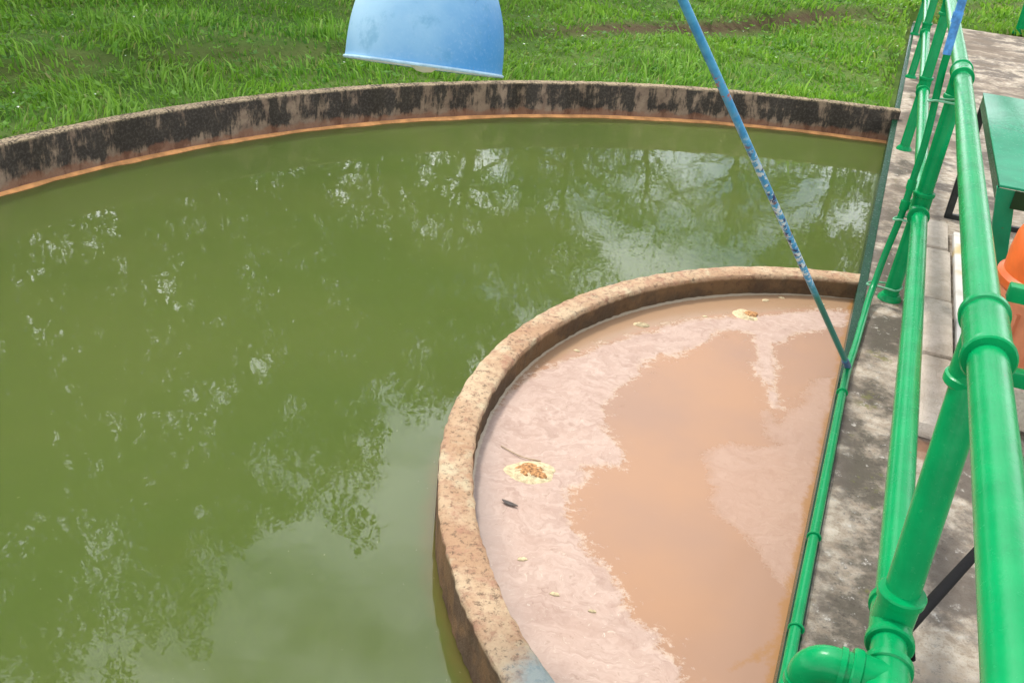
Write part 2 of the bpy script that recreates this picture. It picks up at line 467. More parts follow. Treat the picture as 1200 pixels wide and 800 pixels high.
# sludge
def sdist(P, poly):
    """signed distance to a closed polygon, positive inside"""
    poly = np.asarray(poly); d = np.full(len(P), 1e9); ins = np.zeros(len(P), bool)
    for a, b_ in zip(poly, np.roll(poly, -1, 0)):
        e = b_ - a; w = P - a
        t = np.clip((w @ e) / max(e @ e, 1e-12), 0, 1)
        d = np.minimum(d, np.hypot(*(w - t[:, None] * e).T))
        c1 = (a[1] > P[:, 1]) != (b_[1] > P[:, 1])
        with np.errstate(divide='ignore', invalid='ignore'):
            xi = a[0] + (P[:, 1] - a[1]) / (b_[1] - a[1]) * (b_[0] - a[0])
        ins ^= c1 & (P[:, 0] < xi)
    return np.where(ins, d, -d)

SCUM_A = [(1040, 372), (1008, 365), (944, 364), (890, 370), (842, 372), (809, 376), (775, 384), (741, 394), (691, 411), (640, 431), (600, 462),
          (575, 478), (535, 520), (520, 600), (540, 680), (600, 760), (640, 860), (720, 960), (830, 960), (805, 870), (796, 800), (796, 781), (776, 758), (786, 742), (750, 729), (728, 709),
          (737, 699), (718, 677), (698, 650), (676, 625), (664, 602), (669, 585), (670, 573), (691, 560), (677, 541), (728, 546), (731, 529),
          (709, 499), (707, 478), (721, 458), (748, 441), (758, 421), (799, 413), (832, 397), (839, 387), (866, 386), (886, 394), (890, 408),
          (889, 435), (897, 455), (905, 475), (912, 475), (908, 441), (903, 411), (900, 402), (920, 402), (930, 391), (964, 386), (1006, 381), (1040, 385)]
SCUM_B = [(824, 529), (842, 519), (893, 524), (918, 522), (896, 509), (893, 485), (900, 480), (912, 498), (927, 485), (940, 465), (954, 445), (981, 440), (1000, 450),
          (977, 520), (964, 560), (952, 610), (940, 670), (936, 693), (926, 691), (916, 683), (900, 660), (887, 644), (874, 625), (848, 610), (835, 598),
          (832, 572), (825, 543)]
STRAND = [(848, 782), (880, 765), (905, 752), (925, 735), (950, 722), (950, 735), (928, 746), (908, 764), (882, 778), (850, 792)]
pxy = lambda L: np.array([onz(x, y, Z_SLUDGE)[:2] for x, y in L])
st = .014
gx = np.arange(C_IN[0] - 1.96, C_IN[0] + 1.96, st); gy = np.arange(C_IN[1] - 1.96, C_IN[1] + 1.96, st)
X, Y = np.meshgrid(gx, gy); nx = len(gx); ny = len(gy)
P = np.stack([X.ravel(), Y.ravel()], 1)
I = np.arange(nx * ny).reshape(ny, nx)
q = np.stack([I[:-1, :-1], I[:-1, 1:], I[1:, 1:], I[1:, :-1]], -1).reshape(-1, 4)
rad = np.hypot(P[:, 0] - C_IN[0], P[:, 1] - C_IN[1])
keep = (rad < R_IN + .07)
q = q[keep[q].all(1)]
used = np.unique(q); remap = np.full(nx * ny, -1); remap[used] = np.arange(len(used)); q = remap[q]; P = P[used]; rad = rad[used]
sl = np_mesh('sludge', np.column_stack([P, np.full(len(P), Z_SLUDGE)]), q, None, mat_sludge(), True)
tag(sl, kind='structure')
attr(sl, 'scum_a', sdist(P, pxy(SCUM_A))); attr(sl, 'scum_b', sdist(P, pxy(SCUM_B)))
lat = P @ V[:2]
attr(sl, 'edge', np.maximum(.018 - (.145 - lat) + .012, sdist(P, pxy(STRAND)) - .004))
TANB = [(1040, 345), (1040, 372), (1008, 365), (944, 364), (890, 370), (842, 372), (809, 376), (775, 384), (741, 394), (691, 411), (640, 431), (600, 462), (580, 470), (600, 430), (675, 385), (740, 355), (880, 335), (1010, 330)]
attr(sl, 'band', sdist(P, pxy(TANB)))
attr(sl, 'tide', rad - R_IN + .006)
an = np.degrees(np.arctan2(P[:, 1] - C_IN[1], P[:, 0] - C_IN[0])) % 360
attr(sl, 'grey', np.where((an > 150) & (an < 230), (rad - R_IN + .16) * np.clip(1 - np.abs(an - 188) / 40, 0, 1), -1))

# ------------------------------------------------------------------ floating things in the sludge
FOAM = mat_simple('yellow_foam_crust', (.50, .40, .235), .8, .35, 60, .3, .8)
FOAMC = mat_simple('orange_brown_foam', (.36, .18, .07), .8, .7, 90, .3, .9)
def foam(px, py, rx, ry, label, core=True, coff=(0, 0), rot=AZ):
    c = onz(px, py, Z_SLUDGE); rr = np.random.default_rng(int(px))
    e = empty('foam_clump', c, label, 'foam', 'foam clumps floating on the pink sludge')
    def blob(sx, sy, h, name, mat, off, amp, z0, par=None):
        b = MB(); v = []; f = []; n, m = 40, 9
        ph = rr.uniform(0, 6.28, 8)
        for j in range(m):
            t = j / (m - 1)
            for k in range(n):
                a = 2 * PI * k / n
                w = 1 + amp * sum(math.sin(i * a + ph[i]) / i for i in (2, 3, 5, 7))
                r = (1 - t) * w
                z = h * (1 - (1 - t) ** 2.2) * (1 + .35 * math.sin(5 * a + 9 * t) * (1 - t)) + rr.uniform(-1, 1) * h * .14
                if j == 0: z = -.004
                v.append((c[0] + off[0] + sx * r * math.cos(a + rot), c[1] + off[1] + sy * r * math.sin(a + rot), Z_SLUDGE + z0 + z))
        for j in range(m - 1):
            for k in range(n):
                k2 = (k + 1) % n
                f.append((j * n + k, j * n + k2, (j + 1) * n + k2, (j + 1) * n + k))
        b.add(v, f); return b.build(name, mat, par or e, angle=60)
    fc = blob(rx, ry, .012, 'foam_crust', FOAM, (0, 0), .16, 0)
    if core: blob(rx * .66, ry * .55, .006, 'brown_core', FOAMC, coff, .22, .0085, fc)
foam(622, 553, .092, .078, 'largest yellow foam clump with brown core, on the scum near the left rim')
foam(873, 369, .066, .062, 'orange and yellow foam clump near the far rim left of the blue rod', True, (.022, .004))
foam(752, 381, .042, .020, 'thin pale plain foam fleck without a brown core by the far rim', False)
for fx, fy, fr in ((897, 352, .016), (916, 349, .012), (676, 411, .011), (826, 371, .010), (612, 655, .012), (650, 696, .011), (694, 716, .009), (965, 357, .010)):
    c = onz(fx, fy, Z_SLUDGE); b = MB(); v = []
    ph = random.uniform(0, 6)
    for j, (q_, h_) in enumerate(((1, -.003), (.8, .003), (.4, .005))):
        for k in range(14):
            an_ = 2 * PI * k / 14; w_ = fr * q_ * (1 + .25 * math.sin(2 * an_ + ph) + .15 * math.sin(5 * an_ + 2 * ph))
            v.append(c + np.array([w_ * 1.3 * math.cos(an_), w_ * math.sin(an_), h_]))
    b.add(v, [(j * 14 + k, j * 14 + (k + 1) % 14, j * 14 + 14 + (k + 1) % 14, j * 14 + 14 + k) for j in range(2) for k in range(14)] + [tuple(28 + k for k in range(14))])
    tag(b.build('foam_fleck', FOAM), 'tiny pale foam fleck floating on the pink sludge', 'foam', 'tiny foam flecks on the sludge')
lf = MB(); c = onz(597, 591, Z_SLUDGE)
d_ = np.array([.9, -.42, 0]); e_ = np.array([.42, .9, 0])
prof_ = [(-.030, .001), (-.022, .006), (-.008, .010), (.008, .009), (.022, .005), (.032, .0008)]
for a_, w_ in prof_:
    for k in range(8):
        an_ = 2 * PI * k / 8
        lf.v.append(tuple(c + d_ * a_ + e_ * (w_ * math.cos(an_)) + Z3 * (.005 + .004 * abs(a_) / .03 + .0022 * math.sin(an_))))
for i in range(5):
    for k in range(8): lf.f.append((i * 8 + k, i * 8 + (k + 1) % 8, i * 8 + 8 + (k + 1) % 8, i * 8 + 8 + k))
leaf = lf.build('dead_leaf', mat_simple('dead_leaf_brown', (.06, .045, .035), .6, .4, 60))
tag(leaf, 'small dark dead leaf floating on the scum below the largest foam clump', 'leaf')
tw = MB(); tw.tube(smooth_path([onz(587, 522, Z_SLUDGE + .004), onz(603, 531, Z_SLUDGE + .005), onz(615, 536, Z_SLUDGE + .006), onz(634, 540, Z_SLUDGE + .001)], 5), .0018, 6)  # thin tube standing in for a faint crack line in the scum
tag(tw.build('crack', mat_simple('crack_brown', (.34, .24, .13), .6)), 'thin brown twig touching the top of the largest foam clump', 'crack')

# ------------------------------------------------------------------ walkway
L0, L1 = .15, 1.92
def mat_deck():
    t = NT('mottled_walkway_concrete'); p = t.pos()
    x, y, z = t.sep(p)
    dl = t.n('ShaderNodeVectorMath', operation='DOT_PRODUCT'); t.set(dl.inputs[0], p); dl.inputs[1].default_value = V
    ds = t.n('ShaderNodeVectorMath', operation='DOT_PRODUCT'); t.set(ds.inputs[0], p); ds.inputs[1].default_value = U
    lat = dl.outputs['Value']; s = ds.outputs['Value']
    n1 = t.noise(p, 3.4, 7, .66); n2 = t.noise(p, 26, 7, .75); n3 = t.noise(p, 52, 8, .8)
    c = t.mix(t.step(n2, .36, .62), (.32, .255, .185), (.60, .52, .41))
    c = t.mix(t.math('MULTIPLY', t.step(n1, .42, .58), .85), c, (.12, .098, .08))
    # moss and lichen strip under the rail
    strip = t.math('MULTIPLY', t.step(lat, .19, .27), t.step(lat, .50, .40))
    c = t.mix(t.math('MULTIPLY', strip, t.step(t.math('ADD', n1, t.math('MULTIPLY', n2, .4)), .56, .78)), c, (.11, .095, .07))
    c = t.mix(t.math('MULTIPLY', strip, t.math('MULTIPLY', t.step(t.noise(p, 7, 5, .7), .60, .68), .7)), c, (.17, .17, .045))
    c = t.mix(t.math('MULTIPLY', t.step(n3, .52, .66), .75), c, (.06, .05, .042))
    c = t.mix(t.math('MULTIPLY', t.step(n2, .58, .68), .7), c, (.66, .61, .53))
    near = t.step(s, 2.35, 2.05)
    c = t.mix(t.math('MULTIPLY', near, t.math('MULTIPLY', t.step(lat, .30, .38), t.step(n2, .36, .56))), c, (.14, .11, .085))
    # cross bands of dirt further along
    far = t.noise(t.map(p, (1, 1, 1)), 1.3, 6, .7)
    c = t.mix(t.math('MULTIPLY', t.math('MULTIPLY', t.step(s, 5.5, 7.5), t.step(far, .45, .60)), .8), c, (.19, .145, .105))
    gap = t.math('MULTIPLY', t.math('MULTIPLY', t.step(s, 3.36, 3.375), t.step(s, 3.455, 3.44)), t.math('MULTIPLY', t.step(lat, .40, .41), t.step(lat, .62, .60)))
    c = t.mix(t.math('MULTIPLY', gap, .9), c, (.03, .025, .02))  # shade of the gap at the block row's end, painted on flat concrete
    # rusty brick coloured patch at the block row's near end
    q = onz(1090, 530, Z_DECK)
    d = t.n('ShaderNodeVectorMath', operation='DISTANCE'); t.set(d.inputs[0], p); d.inputs[1].default_value = q
    c = t.mix(t.math('MULTIPLY', t.step(t.math('ADD', d.outputs['Value'], t.math('MULTIPLY', n2, .1)), .17, .08), .7), c, (.36, .19, .11))
    h = t.math('ADD', n2, t.math('MULTIPLY', n3, .7))
    return t.done(t.bsdf(c, .92, t.bump(h, .9, .012), .25))
wb = MB()
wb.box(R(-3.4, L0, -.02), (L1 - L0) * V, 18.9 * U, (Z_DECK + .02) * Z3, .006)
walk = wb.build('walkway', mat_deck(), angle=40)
tag(walk, kind='structure')
eb = MB()   # steel angle that edges the slab
eb.box(R(-3.4, L0 - .012, .02), .009 * V, 18.7 * U, .186 * Z3)
eb.box(R(-3.4, L0 - .003, Z_DECK + .001), .034 * V, 18.7 * U, .005 * Z3)
edge = eb.build('edge_angle', GREEN_DULL, walk)

# ------------------------------------------------------------------ guard rail
rail = empty('guard_rail', R(1.83, .315, Z_DECK), 'glossy green pipe guard rail running along the walkway edge', 'railing')
PR, FR, RR = .0375, .0455, .0515
ZH, ZM, LR = 1.31, .655, .315
def pipe(name, pts, r=PR, n=28, mat=None, parent=None):
    b = MB(); b.tube(pts, r, n); return b.build(name, mat or GREEN, parent if parent is not None else rail)
wav = np.random.default_rng(5)
pipe('handrail', smooth_path([R(s, LR + wav.uniform(-.003, .003) - max(0, s - 5) * .012, ZH + wav.uniform(-.003, .003)) for s in (-3, -1, .6, 1.83, 3.3, 4.85, 6.4, 7.95, 11, 14.9)], 4))
pipe('mid_rail', smooth_path([R(s, LR + wav.uniform(-.003, .003) - max(0, s - 5) * .010, ZM + wav.uniform(-.003, .003)) for s in (-3, -1, .6, 1.83, 3.3, 4.85, 6.4, 7.95, 11, 14.9)], 4))
def fitting(center, axes, name='tee_fitting', half=.10):
    """socket tee: a body along the first axis, branches along the others"""
    b = MB(); c = np.asarray(center, float)
    for i, (ax, ln) in enumerate(axes):
        ax = np.asarray(ax, float); st_ = -ln if i == 0 else 0
        b.tube([c + ax * st_, c + ax * (ln - .016)] if i else [c - ax * (ln - .016), c + ax * (ln - .016)], FR, 28)
        ends = (1, -1) if i == 0 else (1,)
        for e in ends:
            a0 = c + e * ax * (ln - .020)
            b.tube([a0 - e * ax * .004, a0, a0 + e * ax * .006, a0 + e * ax * .016, a0 + e * ax * .020],
                   [FR * .98, RR * .985, RR, RR, RR * .94], 28)
    return b.build(name, GREEN, rail)
def plate(s, l=LR - .015):
    b = MB(); b.tube([R(s, l, Z_DECK - .004), R(s, l, Z_DECK + .012), R(s, l, Z_DECK + .03)], [.060, .058, .045], 24)
    return b
fitting(R(1.93, LR, ZH), [(U, .115), (-Z3, .115)])
pipe('post', [R(1.93, LR, ZH - .05), R(1.79, LR, ZM + .05)])
fitting(R(1.79, LR, ZM), [(U, .075), (Z3, .095)])
# side outlet cross on the mid rail with an elbow that drops to the slab edge
SB = 1.60
fitting(R(SB, LR, ZM), [(U, .058), (-V, .075)])
c0 = R(SB, LR - .075, ZM); rb = .045
el = [R(SB, LR - .105 - rb * math.sin(a), ZM - rb * (1 - math.cos(a))) for a in np.linspace(0, PI / 2, 9)]
b = MB(); b.tube([R(SB, LR - .07, ZM)] + el + [el[-1] - Z3 * .03], FR * .88, 28)
b.tube([R(SB, LR - .098, ZM), R(SB, LR - .086, ZM)], RR * .88, 28)
b.tube([el[-1] - Z3 * .010, el[-1] - Z3 * .026], RR * .86, 28)
b.build('elbow_fitting', GREEN, rail)
pp = el[-1]; pipe('post', [pp - Z3 * .03, np.array([pp[0], pp[1], Z_DECK])], PR)
for s in (4.85, 7.95, 11.05, 14.2, -1.2):
    off = max(0, s - 5) * .011
    po = pipe('post', [R(s + .05, LR - off, ZH), R(s, LR - off - .004, ZM), R(s - .06, LR - off - .018, Z_DECK)])
    fitting(R(s + .05, LR - off, ZH), [(U, .115), (-Z3, .115)])
    fitting(R(s, LR - off - .004, ZM), [(U, .10), (Z3, .10)])
    pb = plate(s - .06, LR - off - .018); pb.build('base_flange', GREEN, po)

# black brace from the mid rail fitting down to the deck
bb = MB()
p0 = R(1.80, LR + .035, ZM - .01); p1 = onz(1185, 602, .34)
bb.tube([p0, p0 * .5 + p1 * .5, p1], .0145, 12)
hook = p0 + R(-.04, .015, -.012); bb.tube([p0, hook, hook - Z3 * .03 + .01 * V], .008, 8)
brace = bb.build('black_brace', mat_simple('black_bar', (.005, .0045, .005), .7, .3, 40, .12))
tag(brace, 'slim black bar slanting from the near rail fitting behind the handrail', 'brace')

# ------------------------------------------------------------------ conduit
BLUEP = mat_simple('blue_conduit_paint', (.06, .22, .50), .45, .35, 30)
cond = empty('conduit', R(4.7, .2, Z_DECK), 'thin green conduit strapped to the second post, blue above, then along the slab edge', 'conduit')
RC = .0165
zc = Z_DECK + .005 + RC + .001
pts = [R(4.8, .224, 1.42), R(4.8, .225, 1.309), R(4.8, .243, 1.02), R(4.8, .240, .80), R(4.79, .236, .64), R(4.77, .216, .43), R(4.72, .206, .30), R(4.60, .196, zc + .025), R(4.42, .190, zc), R(4.1, .178, zc), R(3.75, .163, zc), R(3.0, .160, zc), R(2.0, .158, zc), R(.8, .156, zc), R(-2.5, .156, zc)]
pipe('green_run', smooth_path(pts, 6), RC, 16, mat_green_paint('conduit_green', (.002, .23, .07)), cond)
pipe('blue_riser', smooth_path([R(4.8, .222, 1.40), R(4.8, .219, 1.65), R(4.78, .222, 2.1), R(4.75, .24, 2.6)], 4), RC * 1.12, 16, BLUEP, cond)
for s, l, z, ax in ((4.8, .2185, 1.56, Z3), (4.8, .240, .79, Z3), (4.79, .237, .69, Z3)):
    b = MB(); c = R(s, l, z); b.tube([c - ax * .022, c + ax * .022], RC * 1.32, 16); b.build('coupling', BLUEP if z > 1.4 else GREEN, cond)
for z, l in ((1.20, .232), (.62, .235), (.26, .204)):        # straps that tie it to the post
    b = MB(); n = 24
    loop = []
    for k in range(n + 1):
        a = 2 * PI * k / n; x = math.cos(a); y = math.sin(a)
        r = .05 if x > 0 else .028
        cc = .300 if x > 0 else l
        loop.append(R(4.80 + r * y, cc + r * x * (.8 if x > 0 else 1), z + .012 * x))
    b.tube(loop, .0052, 6, False); b.build('strap', mat_simple('pale_green_strap', (.12, .36, .20), .4, .2), cond)
for s in (3.62, 2.61, 2.17):
    b = MB(); loop = [R(s, .160 + (RC + .003) * math.cos(a), zc + (RC + .003) * math.sin(a)) for a in np.linspace(-.15 * PI, 1.15 * PI, 14)]
    b.tube(loop, .0042, 6); b.build('clip', GREEN, cond)

# ------------------------------------------------------------------ slanted pole and lamp
base = onz(993, 428, .245); P1 = CAM + ray(800, 0) * 2.32
dirn = P1 - base; dirn /= np.linalg.norm(dirn)
LC = CAM + ray(497, 78) * 2.46
fw = ray(497, 78); fw /= np.linalg.norm(fw)
c_, s_ = math.cos(ROLL), math.sin(ROLL)
UPc = np.array([0, math.sin(PITCH), math.cos(PITCH)]); RT = np.array([c_, 0, 0]) + s_ * UPc; UPv = np.array([-s_, 0, 0]) + c_ * UPc
RT = RT - fw * (RT @ fw); RT /= np.linalg.norm(RT); UPv = np.cross(RT, fw)
a = math.radians(7.4); tl = math.radians(.9)
AX = math.cos(tl) * (math.sin(a) * RT + math.cos(a) * UPv) + math.sin(tl) * fw
AX /= np.linalg.norm(AX)
apex = LC + AX * .35
E1 = RT - AX * (RT @ AX); E1 /= np.linalg.norm(E1)
lamp = empty('lamp', LC, 'blue dome lamp shade with pale rim hanging over the far green water', 'lamp')
prof = [(.2045, -.004), (.2065, .0), (.2045, .004)]
HH = .312
for k in range(1, 25):
    h = HH * k / 24 * .985
    prof.append((.2035 * math.sqrt(max(0, 1 - (h / HH) ** 2.4)), h))
prof = [p_ for p_ in prof if p_[0] > .035] + [(.034, HH * .985), (.034, HH + .05), (.0, HH + .05)]
b = MB(); b.lathe(LC, AX, prof, 72)
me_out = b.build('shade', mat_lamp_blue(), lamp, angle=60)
b = MB(); ip = [(.207, -.004), (.201, -.002)] + [(r - .006, h - .004) for r, h in prof[3:-3] if r > .045]
b.lathe(LC, AX, [(r, h) for r, h in ip], 72)
b.build('inner_reflector', mat_simple('white_enamel', (.74, .76, .76), .35, .05), lamp)
b = MB(); b.tube([LC + .2055 * (math.cos(t_) * E1 + math.sin(t_) * np.cross(AX, E1)) for t_ in np.linspace(0, 2 * PI, 73)], .0036, 8, False)
b.build('rim', mat_simple('pale_blue_rim', (.36, .52, .62), .4, .2, 30), lamp)
b = MB(); b.lathe(LC, AX, [(.0, -.016), (.02, -.013), (.038, .0), (.05, .03), (.045, .065), (.026, .10), (.024, .30)], 24)
b.build('bulb', mat_simple('frosted_bulb', (.72, .70, .64), .3, .05), lamp)

pole = empty('slanted_pole', base, 'chipped blue pole slanting up from the slab edge beside the conduit over the sludge', 'pole')
top = apex + np.array([.02, .02, .10])
path = [base, base + (P1 - base) * .33, base + (P1 - base) * .66, P1, P1 + dirn * .28]
arm = [path[-1] + dirn * .18 + np.array([-.03, 0, .02]), path[-1] + np.array([-.30, -.02, .30]), (path[-1] + top) / 2 + np.array([-.10, 0, .30]), top + np.array([.06, 0, .10]), apex + AX * .015]
b = MB(); b.tube(path[:4] + [path[4]] + smooth_path([path[4]] + arm, 7)[1:], .0118, 20)
b.build('pole_pipe', mat_pole(), pole)
b = MB(); b.tube([base - dirn * .012, base + dirn * .05], .0148, 16); b.build('end_socket', mat_simple('socket_blue', (.05, .10, .20), .5), pole)

# ------------------------------------------------------------------ kerb blocks and machine beside the rail
KB = mat_concrete('pale_block_concrete', (.56, .485, .40), (.46, .385, .30), (.27, .22, .16), 1.4, .4)
ks = [(6.02, 5.55), (5.53, 4.78), (4.76, 4.12), (4.10, 3.47)]
kl = ['farthest pale kerb block, beside the black table leg', 'pale kerb block second from the black table leg, along the walkway', 'pale kerb block second from the near end of the row', 'nearest pale kerb block, beside the dark gap under the rail']
for (sa_, sb_), lab in zip(ks, kl):
    b = MB(); j = random.uniform(-.008, .008); hh = .075 + random.uniform(-.006, .006)
    b.box(R(sb_, .44 + j, Z_DECK - .004), .135 * V, (sa_ - sb_) * U, hh * Z3, .018)
    o = b.build('kerb_block', KB)
    tag(o, lab, 'kerb block', 'pale concrete kerb blocks in a row')
b = MB(); b.box(R(4.0, .605, Z_DECK - .004), .60 * V, 1.98 * U, .045 * Z3, .008)
t = NT('worn_white_plinth'); p = t.pos(); nn = t.noise(p, 5, 5); nn2 = t.noise(p, 2.2, 3)
cc = t.mix(t.step(nn2, .5, .6), (.62, .60, .57), (.55, .44, .22)); cc = t.mix(t.step(nn, .55, .7), cc, (.5, .46, .4))
plinth = b.build('machine_plinth', t.done(t.bsdf(cc, .8)))
tag(plinth, 'low white painted plinth with yellow stains under the orange motor', 'plinth')

BLACK = mat_simple('black_angle_iron', (.02, .022, .02), .55, .3, 30)
ZT = .985
tb = empty('steel_table', R(5.4, .9, Z_DECK), 'green sheet steel table on dark legs standing beside the handrail', 'table')
b = MB()
b.box(R(4.36, .555, ZT - .012), .95 * V, 2.02 * U, .012 * Z3, .003)
b.build('table_top', GREEN_SHEET, tb)
b = MB()
b.box(R(4.35, .62, ZT - .09), .86 * V, .012 * U, .077 * Z3)
b.build('front_apron', GREEN_DULL, tb)
b = MB(); b.box(R(4.40, .556, ZT - .07), .006 * V, 1.93 * U, .056 * Z3); b.build('side_apron', GREEN_DULL, tb)
for (s, l, m) in ((6.34, .560, BLACK), (4.36, .548, GREEN_SHEET), (6.34, 1.46, BLACK), (4.36, 1.43, GREEN_SHEET)):
    b = MB(); w = .042 if s > 5 else .075
    lean = .16 * V + .10 * U if s < 5 and l < 1 else 0 * V
    b.box(R(s, l, Z_DECK - .003) + lean, w * V, .006 * U, (ZT - Z_DECK - .012) * Z3 - lean)
    b.box(R(s, l, Z_DECK - .003) + lean, .006 * V, .042 * U, (ZT - Z_DECK - .014) * Z3 - lean)
    b.build('leg', m, tb)
b = MB(); b.box(R(5.0, .556, .60), .02 * V, 1.34 * U, .03 * Z3); b.build('brace', BLACK, tb)
b = MB(); b.box(R(6.34, .57, Z_DECK), .9 * V, .03 * U, .03 * Z3); b.build('foot_bar', BLACK, tb)

ORANGE = mat_simple('orange_machine_paint', (.72, .13, .022), .38, .18, 6, .5, .1)
ORANGE2 = mat_simple('faded_orange_paint', (.62, .22, .11), .5, .15, 6, .4, .1)
mo = empty('drive_motor', R(3.9, .86, Z_DECK), 'orange domed drive motor in front of the green steel table', 'motor')
MC = R(3.92, .86, 0)
b = MB()
b.lathe(MC, Z3, [(0, .74), (.262, .74), (.268, .75), (.268, .775), (.250, .79), (.250, .86), (.243, .93), (.222, .985), (.18, 1.03), (.12, 1.058), (.05, 1.068), (0, 1.07)], 48)
b.build('motor_dome', ORANGE, mo)
b = MB(); b.box(MC - .27 * U - .25 * V + .24 * Z3, .56 * V, .52 * U, .17 * Z3, .012)
b.build('pedestal', KB, mo)
b = MB(); b.lathe(MC, Z3, [(0, .408), (.262, .408), (.262, .43), (.235, .435), (.235, .70), (.258, .71), (.258, .735), (0, .735)], 48)
for k in range(16):
    a = 2 * PI * k / 16
    d = math.cos(a) * U + math.sin(a) * V; e_ = np.cross(Z3, d); o = MC + d * .232 + Z3 * .45
    b.box(o - e_ * .006, d * .02, e_ * .012, .22 * Z3)
mb_ = b.build('motor_body', ORANGE2, mo)
for k in range(6):
    a = 2 * PI * (k + .3) / 6; d = math.cos(a) * U + math.sin(a) * V
    b = MB(); b.tube([MC + d * .248 + Z3 * .425, MC + d * .248 + Z3 * .447], .012, 6); b.build('bolt', BLACK, mb_)
gu = empty('pipe_barrier', R(3.5, .6, Z_DECK), 'short green barrier with two level bars in front of the orange motor', 'barrier')
for z in (.845, .53):
    b = MB(); b.box(R(3.47, .585, z - .03), 1.0 * V, .055 * U, .06 * Z3, .006); b.build('bar', GREEN, gu)
for l in (1.53,):
    b = MB(); b.box(R(3.475, l, Z_DECK - .003), .05 * V, .045 * U, (.80 - Z_DECK) * Z3, .004); b.build('leg', GREEN, gu)
b = MB(); b.box(R(3.478, .84, Z_DECK - .003), .04 * V, .04 * U, (.80 - Z_DECK) * Z3, .004); b.build('leg', GREEN, gu)

b = MB(); q0 = onz(1193, 40, Z_DECK)
b.tube([q0, q0 + Z3 * 1.05], .055, 18); b.tube([q0 - Z3 * .0, q0 + Z3 * .03], .085, 18)
tag(b.build('path_post', GREEN), 'single green pipe post on the far end of the walkway by the grass', 'post')

# ------------------------------------------------------------------ ground
BK = np.array([[-30, -16.6], [-3.74, 6.5], [-3.16, 6.97], [-1.99, 7.86], [-.62, 9.25], [.75, 10.55], [3.51, 12.88], [30, 36]])
def bank_d(x, y):
    """signed distance beyond the terrace line"""
    yb = np.interp(x, BK[:, 0], BK[:, 1])
    return (y - yb) * .745
def gz(x, y):
    x = np.asarray(x, float); y = np.asarray(y, float)
    d = bank_d(x, y)
    step_ = 1 / (1 + np.exp(np.clip(-(d - .10) / .07, -50, 50)))
    amt = .10 + .07 * np.clip((x - 0) / 2.5, 0, 1) * np.clip((6 - x) / 2, 0, 1)
    und = .035 * np.sin(1.3 * x + .7 * y) + .03 * np.sin(2.1 * y - 1.1 * x + 1)
    rr = np.hypot(x - C_OUT[0], y - C_OUT[1]) - (R_OUT + .13)
    k = np.clip(rr / .8, 0, 1)
    return .243 + k * und + amt * step_ + .012 * np.clip(rr - 8, 0, 60)
rad_ = np.concatenate([np.arange(R_OUT + .10, R_OUT + 1, .08), np.arange(R_OUT + 1, 20, .12), np.geomspace(20, 400, 40)])
na = 900
A = np.linspace(0, 2 * PI, na, endpoint=False)
RRg, AA = np.meshgrid(rad_, A, indexing='ij')
Xg = C_OUT[0] + RRg * np.cos(AA); Yg = C_OUT[1] + RRg * np.sin(AA)
lg = Xg * V[0] + Yg * V[1]; sg = Xg * U[0] + Yg * U[1]
Zg = gz(Xg, Yg)
onwalk = (lg > L0 - .15) & (lg < L1 + .15) & (sg < 15.8)
Zg = np.where(onwalk, np.minimum(Zg, .10), Zg)
I = np.arange(len(rad_) * na).reshape(len(rad_), na)
q = np.stack([I[:-1], I[1:], np.roll(I[1:], -1, 1), np.roll(I[:-1], -1, 1)], -1).reshape(-1, 4)
gr = np_mesh('ground', np.column_stack([Xg.ravel(), Yg.ravel(), Zg.ravel()]), q, None, mat_soil(), True)
dg = bank_d(Xg, Yg)
bare_patch = lambda x, d: np.clip((x + .2) / .9, 0, 1) * np.clip((4.6 - x) / 1.2, 0, 1)
attr(gr, 'bare', (np.exp(-((dg - .10) / .13) ** 2) * (.35 + .65 * bare_patch(Xg, dg))).ravel())
tag(gr, kind='structure')

